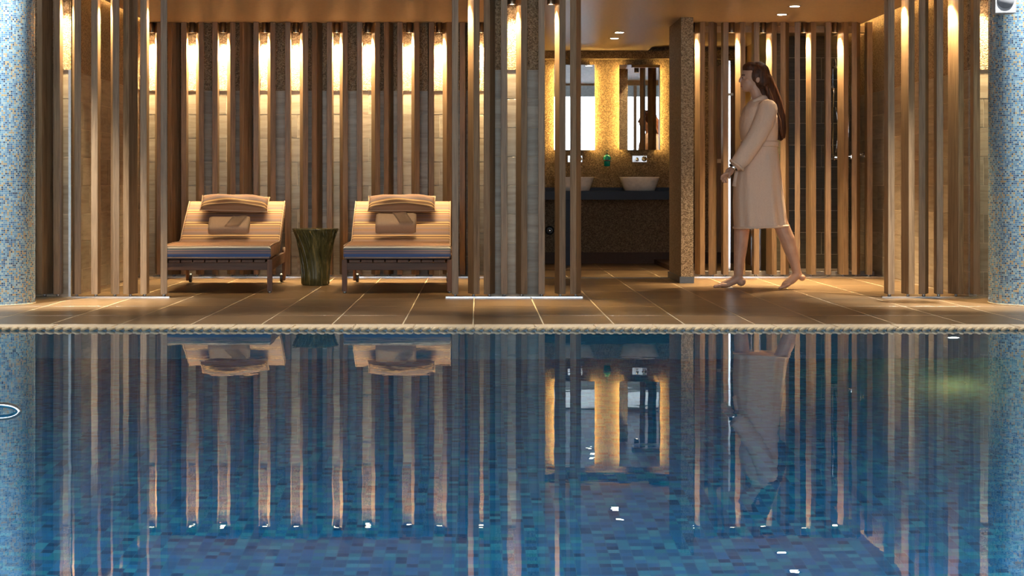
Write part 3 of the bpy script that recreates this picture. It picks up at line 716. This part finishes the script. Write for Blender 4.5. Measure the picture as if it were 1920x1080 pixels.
def towel(lo, a, d, n, label, X0, rolled):
    # a towel folded over on itself, standing against the backrest
    w = .315; bm = bmesh.new(); pr = []
    H, T = .155, (.062 if rolled else .045)
    for k in range(28):
        an = 2*PI*k/28; c, s = math.cos(an), math.sin(an)
        pr.append((T*math.copysign(abs(c)**.55, c), H/2*math.copysign(abs(s)**.5, s)))
    xs = [-w/2+w*k/14 for k in range(15)]; rings = []
    for i, x in enumerate(xs):
        q = 1 if 0 < i < 14 else .88
        rings.append([bm.verts.new((x+.004*math.sin(9*b2), a2*q+.0035*math.sin(14*x+20*b2), b2*q+.003*math.sin(11*x))) for a2, b2 in pr])
    for A, B in zip(rings, rings[1:]):
        for i in range(28): bm.faces.new((A[i], A[(i+1) % 28], B[(i+1) % 28], B[i]))
    bm.faces.new(rings[0][::-1]); bm.faces.new(rings[-1]); bmesh.ops.recalc_face_normals(bm, faces=bm.faces[:])
    e = empty('folded_towel', (0, 0, 0), label, 'towel', 'sand towels')
    finish('towel_body', bm, M['towel'], e, True)
    fl = bmesh.new(); g = []
    for i in range(7):
        for j in range(7):
            u, v = i/6, j/6; g.append(fl.verts.new((.0+.11*u-.06*(v-.5)*(1 if rolled else -1), -T-.004+.004*math.sin(6*u), -H/2+.012+(H-.03)*v)))
    for i in range(6):
        for j in range(6): fl.faces.new((g[i*7+j], g[(i+1)*7+j], g[(i+1)*7+j+1], g[i*7+j+1]))
    r = bmesh.ops.solidify(fl, geom=fl.faces[:], thickness=.006)
    finish('towel_flap', fl, M['towel'], e, True)
    ang = math.atan2(d.y, d.x); p = a+d*.065+n*(T+.008)
    m = Matrix.Translation(lo.location) @ Matrix.Rotation(lo.rotation_euler.z, 4, 'Z') @ Matrix.Translation((X0, p.x, p.y+.035)) @ Euler((-(PI/2-ang)*.8, 0, 0)).to_matrix().to_4x4()
    e.location = m.translation; e.rotation_euler = m.to_euler()
LY = 12.50
l1, a, d, n = lounger('teak sun lounger left of the green glass table', (px(303, LY)+px(506, LY))/2+.008, LY, .045)
cushion(l1, a, d, n, 'striped pillow on the lounger left of the glass table', .03, .0)
towel(l1, a, d, n, 'folded sand towel on the lounger left of the glass table', -.01, False)
l2, a, d, n = lounger('teak sun lounger right of the green glass table', (px(643, LY)+px(846, LY))/2, LY, .016)
cushion(l2, a, d, n, 'striped pillow on the lounger right of the glass table', -.0, -.005)
towel(l2, a, d, n, 'rolled sand towel on the lounger right of the glass table', -.04, True)

# ------------------------------------------------------------------ cast-glass side table
ty = 13.53; e = empty('glass_side_table', (px(591.5, ty), ty, 0), 'flared olive green cast glass side table between the loungers', 'side table')
prof = [(0, .0005), (.100, .0005), (.108, .006), (.109, .06), (.112, .12), (.116, .18), (.123, .24), (.134, .30), (.148, .36), (.163, .41), (.178, .438), (.181, .446), (.176, .449), (.0, .447)]
bm = bmesh.new(); seg = 96; rings = []
for r, z in prof:
    ring = []
    for i in range(seg):
        an = 2*PI*i/seg; tw = an+1.1*z; k = 1+(.018*math.sin(23*tw)+.010*math.sin(41*tw+3))*(r > .05)*(z > .01)
        ring.append(bm.verts.new((r*k*math.cos(an), r*k*math.sin(an), z)))
    rings.append(ring)
for A, B in zip(rings, rings[1:]):
    for i in range(seg): bm.faces.new((A[i], A[(i+1) % seg], B[(i+1) % seg], B[i]))
bmesh.ops.remove_doubles(bm, verts=bm.verts[:], dist=1e-5); bmesh.ops.recalc_face_normals(bm, faces=bm.faces[:])
body = finish('vessel', bm, M['olive'], e, True)
for i in range(22):
    a0 = 2*PI*i/22+random.uniform(-.1, .1); k = random.uniform(.5, 1.1); pts = []
    for q in range(9):
        z = .012+.42*q/8; zz = [(r, z2) for r, z2 in prof[1:11]]
        r = next(r1+(r2-r1)*(z-z1)/(z2-z1) for (r1, z1), (r2, z2) in zip(zz, zz[1:]) if z1 <= z <= z2)
        an = a0-k*(z/.45)**2*.9; pts.append(((r+.001)*math.cos(an), (r+.001)*math.sin(an), z))
    tube('rib', pts, [.0025]+[.0042]*7+[.003], M['olive'], e, 6)

# ------------------------------------------------------------------ washroom
ym = YWC-.085
def mirror(x0, x1, label):
    X0, X1 = px(x0, ym), px(x1, ym); z0, z1 = pz(281, ym), pz(121.5, ym)
    e = empty('wall_mirror', ((X0+X1)/2, ym, z0), label, 'mirror', 'backlit mirrors'); w = (X1-X0)/2; h = z1-z0
    box('mirror_glass', -w, w, -.005, 0, 0, h, M['mirror'], e)
    box('backing_box', -w+.035, w-.035, .001, .083, .01, h-.01, M['black'], e)
    for s in (-1, 1): box('led_strip', s*(w-.022)-.006, s*(w-.022)+.006, .03, .045, .012, h-.012, M['led'], e)
mirror(1039, 1115, 'backlit mirror above the left wash basin')
mirror(1161, 1237.5, 'backlit mirror above the right wash basin')
vc = empty('vanity_counter', (1.2, 16.83, 0), 'blue black washroom counter under two basins', 'counter')
box('counter_top', P1+.003-1.2, 2.05-1.2, 0, .495, .65, .737, M['blackblue'], vc, .002)
box('upstand', P1+.003-1.2, 2.05-1.2, .475, .495, .7372, .772, M['blackblue'], vc)
box('support_panel', px(1060.5, 16.9)-1.2, px(1069.8, 16.9)-1.2, .04, .46, .001, .6498, M['blackblue'], vc)
def basin(x0, x1, label):
    yb = 17.06; X0, X1 = px(x0, 16.9), px(x1, 16.9)
    e = empty('wash_basin', ((X0+X1)/2, yb, .7375), label, 'basin', 'vessel basins'); w = (X1-X0)/2
    bm = bmesh.new()
    def ring(a, b2, z):
        vs = []
        for k in range(40):
            an = 2*PI*k/40; c, s = math.cos(an), math.sin(an); vs.append(bm.verts.new((a*math.copysign(abs(c)**.62, c), b2*math.copysign(abs(s)**.62, s), z)))
        return vs
    R = [ring(w*.70, .115, 0), ring(w*.76, .125, .002), ring(w*.86, .145, .06), ring(w*.97, .165, .125), ring(w, .17, .135), ring(w*.985, .167, .139), ring(w*.95, .16, .137), ring(w*.82, .135, .06), ring(w*.6, .09, .02)]
    for A, B in zip(R, R[1:]):
        for i in range(40): bm.faces.new((A[i], A[(i+1) % 40], B[(i+1) % 40], B[i]))
    bm.faces.new(R[0][::-1]); bm.faces.new(R[-1]); bmesh.ops.recalc_face_normals(bm, faces=bm.faces[:])
    finish('bowl', bm, M['ceramic'], e, True)
    lathe('drain', [(.022, .0205), (.02, .025)], M['chrome'], e, 16)
basin(1040.5, 1116, 'cream vessel basin partly behind the front middle slats')
basin(1164, 1239.5, 'cream vessel basin beside the stone wall end')
def faucet(x, label):
    yf = YWC-.001; e = empty('wall_faucet', (px(x, yf), yf, pz(298, yf)), label, 'faucet', 'wall faucets')
    box('wall_plate', -.075, .075, -.012, 0, -.034, .034, M['satin'], e, .003)
    tube('spout', [(-.035, -.01, 0), (-.035, -.13, .0), (-.035, -.15, -.006), (-.035, -.155, -.022)], .013, M['chrome'], e, 12)
    lathe('handle', [(.024, -.012), (.026, -.03), (.024, -.055)], M['chrome'], e, 18, axis='y', c=(.045, 0, .0))
    tube('lever', [(.045, -.05, 0), (.05, -.075, .03)], .006, M['chrome'], e, 8)
faucet(1078, 'wall faucet above the basin behind the slats'); faucet(1199, 'wall faucet above the right basin')
e = empty('soap_dispenser', (px(1138, 17.3), YWC-.05, pz(312, 17.3)), 'teal soap bottle in a dark ring holder on the washroom wall', 'soap dispenser')
lathe('bottle', [(.02, 0), (.030, .004), (.033, .05), (.037, .08), (.036, .10), (.022, .115), (.014, .12)], M['teal'], e, 20)
lathe('pump', [(.013, .12), (.013, .135), (.005, .137), (.005, .155), (.016, .156), (.016, .166)], M['black'], e, 16)
tube('nozzle', [(0, 0, .16), (0, -.03, .16), (0, -.035, .15)], .004, M['black'], e)
tube('holder_ring', [(.041*math.cos(2*PI*k/20), .041*math.sin(2*PI*k/20), .058) for k in range(20)], .006, M['black'], e, 6, True)
box('holder_arm', -.008, .008, .038, .049, .05, .066, M['black'], e)
e = empty('wall_valve', (px(1030.5, YWC), YWC-.001, pz(432, YWC)), 'small round chrome valve on the wall under the counter', 'valve')
lathe('rosette', [(.046, 0), (.046, -.006), (.03, -.012)], M['black'], e, 24, axis='y')
lathe('knob', [(.016, -.012), (.018, -.04), (.012, -.046)], M['chrome'], e, 16, axis='y')

# ------------------------------------------------------------------ glass partition and showers behind the dark screen
yg = 15.32
e = empty('glass_partition', (px(1395, yg), yg, 0), 'clear glass panel with polished steel edges behind the dark screen', 'glass panel')
ox = e.location.x
box('pane', px(1369, yg)-ox, px(1421, yg)-ox, -.004, .004, .012, 1.90, M['pane'], e)
box('steel_edge', px(1364.6, yg)-ox, px(1369, yg)-ox, -.02, .02, .005, 1.91, M['steel'], e)
box('steel_edge', px(1421.3, yg)-ox, px(1425.5, yg)-ox, -.02, .02, .005, 1.91, M['steel'], e)
box('hinge', px(1363.5, yg)-ox, px(1374, yg)-ox, -.026, -.021, pz(179.5, yg), pz(175, yg), M['bronze'], e)
d1 = struct(box('door_1', px(1338, 17.2), px(1425, 17.2), 17.27, 17.32, .12, 2.0, M['panelwood']))
box('rail', px(1338, 17.2)+.02, px(1425, 17.2)-.02, 17.255, 17.2695, 1.02, 1.06, M['ceiling'], d1)
def shower(X, Y, label, rot=0, head=True):
    e = empty('shower_set', (X, Y, 0), label, 'shower', 'shower sets', rot)
    tube('riser', [(0, -.05, 1.05), (0, -.05, 1.86), (0, -.06, 1.93), (0, -.10, 1.965), (0, -.16, 1.965), (0, -.19, 1.94), (0, -.195, 1.90)] if head else [(0, -.05, 1.08), (0, -.05, 1.80)], .008, M['chrome'], e, 10)
    if head: lathe('overhead_rose', [(.012, 1.90), (.055, 1.885), (.055, 1.875)], M['chrome'], e, 24, c=(0, -.195, 0))
    box('mixer', -.06, .06, -.075, -.02, 1.03, 1.075, M['chrome'], e, .012)
    tube('lever', [(.0, -.075, 1.05), (.0, -.12, 1.03)], .008, M['chrome'], e, 8)
    box('wall_mount', -.012, .012, -.05, -.0005, 1.045, 1.065, M['chrome'], e); box('wall_mount', -.012, .012, -.05, -.0005, 1.70, 1.72, M['chrome'], e)
    tube('handset', [(.0, -.08, 1.52), (0, -.085, 1.64), (0, -.10, 1.70)], [.010, .012, .03], M['chrome'], e, 12)
    pts = [(.02+.02*math.sin(q/9*PI), -.09, 1.52-.42*q/9) for q in range(10)]; tube('hose', pts, .006, M['chrome'], e, 8)
shower(px(1563, 15.9), 15.989, 'chrome shower set with bent riser on the dark tile wall')
shower(XR-.0105, 15.62, 'chrome shower bar on the side wall behind the dark screen', -PI/2, False)
yv = 15.3; e = empty('shower_valve', (XR-.0105, yv, pz(289, yv)), 'small chrome cross valve near the right end of the dark screen', 'valve', rz=-PI/2)
lathe('rosette', [(.032, 0), (.032, -.006), (.02, -.01)], M['chrome'], e, 20, axis='y'); lathe('knob', [(.014, -.01), (.018, -.05), (.014, -.06)], M['chrome'], e, 16, axis='y')

# ------------------------------------------------------------------ the walking woman
WY = 13.1; PPM = F/WY; WX = px(1425, WY)
def B(x, y, o=0): return Vector(((x-1425)/PPM, o, (541.2-y)/PPM))
def ell(bm, c, r, rot=None, sub=3):
    m = Matrix.Translation(c) @ (rot.to_matrix().to_4x4() if rot else Matrix()) @ Matrix.Diagonal((*r, 1))
    bmesh.ops.create_icosphere(bm, subdivisions=sub, radius=1, matrix=m)
def limb(bm, pts, seg=16):
    P = [Vector(p[0]) for p in pts]; bm_tube(bm, P, [p[1] for p in pts], seg)
    for p, r in pts:
        rr = min(r) if hasattr(r, '__len__') else r; ell(bm, p, (rr*.99,)*3, sub=2)
def remesh(name, bm, vox, mat, parent, smooth_it=6):
    me = bpy.data.meshes.new(name+'_raw'); bm.to_mesh(me); bm.free(); o = bpy.data.objects.new(name+'_raw', me); COL.objects.link(o)
    r = o.modifiers.new('r', 'REMESH'); r.mode = 'VOXEL'; r.voxel_size = vox
    s = o.modifiers.new('s', 'SMOOTH'); s.iterations = smooth_it; s.factor = .5
    dg = bpy.context.evaluated_depsgraph_get(); dg.update(); ev = o.evaluated_get(dg)
    nm = bpy.data.meshes.new_from_object(ev); bpy.data.objects.remove(o); nm.materials.clear(); nm.name = name
    return link(name, nm, mat, parent, True)
woman = empty('person', (WX, WY, 0), 'barefoot person in a pale pink bathrobe walking past the dark screen', 'person')
bm = bmesh.new()
# head with face, turned a little downwards towards the left
ell(bm, B(1414, 142), (.094, .074, .100)); ell(bm, B(1405, 157), (.066, .058, .066)); ell(bm, B(1399, 167), (.034, .034, .026))
ell(bm, B(1389.5, 150), (.016, .013, .020)); ell(bm, B(1386.8, 153), (.012, .012, .010)); ell(bm, B(1391.5, 143), (.012, .03, .010))
ell(bm, B(1392.5, 160), (.012, .022, .006)); ell(bm, B(1393, 163), (.011, .020, .006))
for s in (-1, 1): ell(bm, B(1418, 150, s*.074), (.018, .010, .030)); ell(bm, B(1393, 147, s*.032), (.010, .016, .009)); ell(bm, B(1399, 154, s*.04), (.022, .018, .02))
limb(bm, [(B(1414, 160), .052), (B(1420, 178), .05), (B(1427, 196), .062)])
# trunk
limb(bm, [(B(1427, 198), .09), (B(1425, 225), .115), (B(1426, 262), .105), (B(1426, 295), .12)])
for s in (-1, 1): ell(bm, B(1431, 204, s*.13), (.07, .075, .06))
# front (far) leg, flat on the floor
limb(bm, [(B(1424, 300, .085), .085), (B(1406, 370, .085), .078), (B(1395, 420, .085), .062), (B(1393, 445, .085), .058), (B(1391.5, 468, .085), .052), (B(1389, 492, .085), .042), (B(1388, 515, .085), .037)])
ell(bm, B(1393, 530, .085), (.036, .034, .034)); limb(bm, [(B(1388, 523, .085), .035), (B(1372, 531, .085), .032), (B(1358, 535.5, .088), .025)])
ell(bm, B(1362, 536, .088), (.06, .042, .020))
for k in range(5): limb(bm, [(B(1352+k*1.0, 537, .060+.0145*k), .011), (B(1342+k*2.4, 538.4, .055+.017*k), .0105 if k else .0125)], 10)
# rear (near) leg, heel lifted
limb(bm, [(B(1432, 300, -.085), .085), (B(1445, 370, -.085), .070), (B(1460, 420, -.085), .058), (B(1473, 450, -.085), .058), (B(1480, 472, -.085), .050), (B(1487, 496, -.085), .038), (B(1490, 510, -.085), .034)])
ell(bm, B(1500, 520, -.085), (.026, .030, .026)); limb(bm, [(B(1492, 513, -.085), .033), (B(1482, 523, -.085), .034), (B(1468, 533, -.085), .026)])
ell(bm, B(1470, 534, -.085), (.042, .042, .020), Euler((0, -.35, 0)))
for k in range(5): limb(bm, [(B(1466, 536.5, -.115+.0145*k), .011), (B(1457+k*1.2, 538.5, -.118+.016*k), .0105)], 10)
# near (left) arm and hand
limb(bm, [(B(1432, 206, -.17), .055), (B(1418, 243, -.2), .046), (B(1404, 267, -.205), .042), (B(1386, 293, -.205), .036), (B(1369, 313, -.2), .027)])
ell(bm, B(1361, 322.5, -.2), (.044, .018, .030), Euler((0, -.85, 0)))
tips = [((1350.5, 327), (1345, 331.5), (1344.5, 337)), ((1351, 329.5), (1347, 335.5), (1347.5, 341.5)), ((1353, 331.5), (1350, 337.5), (1351.5, 343)), ((1356, 332.5), (1354, 338), (1355.5, 342.5))]
for k, tp in enumerate(tips):
    o = -.226+.016*k; limb(bm, [(B(1359, 325, o*.9-.02), .010)]+[(B(*q, o), .0088-.0008*i) for i, q in enumerate(tp)], 10)
limb(bm, [(B(1364, 318, -.212), .012), (B(1359.5, 327.5, -.234), .0105), (B(1359, 335, -.236), .0085)], 10)
# far (right) arm trailing
limb(bm, [(B(1433, 206, .17), .055), (B(1440, 255, .2), .044), (B(1440, 285, .2), .038), (B(1444, 318, .19), .027)])
ell(bm, B(1443, 330, .19), (.022, .018, .042))
for k in range(4): limb(bm, [(B(1440+k*3, 335, .19), .0098), (B(1438+k*3.2, 346, .185), .0088), (B(1435+k*3.2, 354-abs(k-1.5), .178), .0075)], 10)
limb(bm, [(B(1437, 325, .18), .011), (B(1433, 335, .17), .009)], 10)
remesh('body', bm, .0042, M['skin'], woman, 4)
# eyes and lips as small own pieces
M['eyewhite'] = plain('eye_white', (.7, .66, .62), .3); M['lip'] = plain('lip', (.42, .13, .11), .5)
for s in (-1, 1):
    bm = bmesh.new(); ell(bm, B(1392.2, 147.3, s*.033), (.009, .011, .007), sub=2); ey = finish('eye', bm, M['eyewhite'], woman, True)
    bm = bmesh.new(); ell(bm, B(1391.0, 147.3, s*.036), (.0055, .007, .0055), sub=2); finish('iris', bm, M['hair'], ey, True)
    tube('eyebrow', [B(1390.4, 143, s*.016), B(1391, 141.8, s*.034), B(1394.5, 142.2, s*.052)], .0035, M['hair'], woman, 6)
bm = bmesh.new(); ell(bm, B(1390.6, 160.3), (.008, .020, .005), sub=2); ell(bm, B(1391.0, 163.0), (.008, .018, .0055), sub=2); finish('lips', bm, M['lip'], woman, True)
# bathrobe
bm = bmesh.new()
rows = [(187, 1409, 1436, .075), (193, 1402, 1447, .125), (203, 1395, 1453.5, .17), (220, 1388.5, 1457, .185), (240, 1386, 1458, .185), (258, 1389, 1457, .172), (272, 1392, 1456, .16), (286, 1389.5, 1458, .165),
        (310, 1383, 1461, .185), (340, 1376.5, 1465, .195), (380, 1375, 1470, .205), (410, 1376, 1474, .21), (427.5, 1377, 1477, .212)]
rings = []
for q, (y, xa, xb, hw) in enumerate(rows):
    ring = []
    for k in range(72):
        an = 2*PI*k/72; c, s = math.cos(an), math.sin(an)
        low = max(0, (y-285)/143); fold = 1+low*(.055*math.sin(9*an+.6)+.035*math.sin(14*an))*(.35+.65*abs(s))
        cx = (xa+xb)/2; hx = (xb-xa)/2
        v = B(cx+hx*math.copysign(abs(c)**.8, c), y+(2.2*c*-1 if q == len(rows)-1 else 0), hw*math.copysign(abs(s)**.85, s)*fold)
        ring.append(bm.verts.new(v))
    rings.append(ring)
for A, Bq in zip(rings, rings[1:]):
    for i in range(72): bm.faces.new((A[i], A[(i+1) % 72], Bq[(i+1) % 72], Bq[i]))
bm.faces.new(rings[0][::-1]); bm.faces.new(rings[-1]); bmesh.ops.recalc_face_normals(bm, faces=bm.faces[:])
hem = [rings[-1][k].co+Vector((0, 0, .008)) for k in range(0, 72, 2)]
limb(bm, [(B(1433, 207, -.155), .078), (B(1424, 232, -.19), .078), (B(1412, 256, -.205), .075), (B(1398, 278, -.21), .072), (B(1385, 297, -.208), .067), (B(1378, 306, -.206), .062)], 24)
limb(bm, [(B(1433, 207, .155), .078), (B(1440, 250, .2), .072), (B(1442, 300, .2), .062)], 24)
# thick hem and turned-up cuff
remesh('bathrobe', bm, .0065, M['robe'], woman, 5)
robe = woman.children[-1]
tube('hem', hem, (.010), M['robe'], robe, 8, True)
cu = []
ax = (B(1378, 306, -.206)-B(1385, 297, -.208)).normalized(); u0 = Vector((0, 1, 0)); v0 = ax.cross(u0).normalized(); cc = B(1374, 311, -.205)
for k in range(24): cu.append(cc+u0*(.058*math.cos(2*PI*k/24))+v0*(.058*math.sin(2*PI*k/24)))
tube('cuff', cu, .012, M['robe'], robe, 8, True)
tube('collar', [B(1398, 232, -.06), B(1404, 208, -.075), B(1413, 193, -.085), B(1426, 186, -.075), B(1437, 186, -.03), B(1438, 186, .03), B(1426, 186, .075), B(1413, 193, .085), B(1404, 208, .075), B(1398, 232, .06)], [(.02, .026)]*10, M['robe'], robe, 10)
belt = []
for k in range(48):
    an = 2*PI*k/48; c, s = math.cos(an), math.sin(an); belt.append(B(1424+33.5*math.copysign(abs(c)**.8, c), 271, .168*math.copysign(abs(s)**.85, s)))
tube('belt', belt, [(.022, .008)]*48, M['robe'], robe, 8, True)
tube('belt_end', [B(1391, 272, -.05), B(1386, 290, -.055), B(1379, 325, -.06), B(1375, 350, -.06)], [(.010, .018)]*4, M['robe'], robe, 8)
# hair: a cap that leaves the face free and a long loose fall down the back
bm = bmesh.new()
ell(bm, B(1421, 140), (.094, .085, .098)); ell(bm, B(1408, 128.5), (.066, .07, .050)); ell(bm, B(1417, 143, -.045), (.056, .04, .062)); ell(bm, B(1417, 143, .045), (.056, .04, .062)); ell(bm, B(1428, 152), (.078, .086, .085))
limb(bm, [(B(1430, 150), .078), (B(1438, 172), (.058, .085)), (B(1446, 196), (.044, .088)), (B(1455, 222), (.034, .078)), (B(1460, 245), (.026, .062)), (B(1463, 262), (.014, .04))], 20)
for k in range(9):
    o = -.075+.15*k/8; j = random.uniform(-3, 3)
    limb(bm, [(B(1434, 165, o), .018), (B(1447+j*.4, 196, o*1.1), .018), (B(1458+j, 228, o*1.15), .015), (B(1464+j, 258+j*2, o*1.0), .008)], 8)
remesh('hair', bm, .006, M['hair'], woman, 4)
wc = B(1367.5, 315, -.201); wa_ = (B(1361, 323, -.2)-B(1369, 313, -.2)).normalized(); u0 = Vector((0, 1, 0)); v0 = wa_.cross(u0).normalized()
br = tube('wristwatch', [wc+u0*(.034*math.cos(2*PI*k/24))+v0*(.032*math.sin(2*PI*k/24)) for k in range(24)], .007, M['black'], woman, 8, True)
bm = bmesh.new(); ell(bm, wc+u0*-.034, (.018, .007, .018), sub=2); finish('watch_case', bm, M['chrome'], br, True)
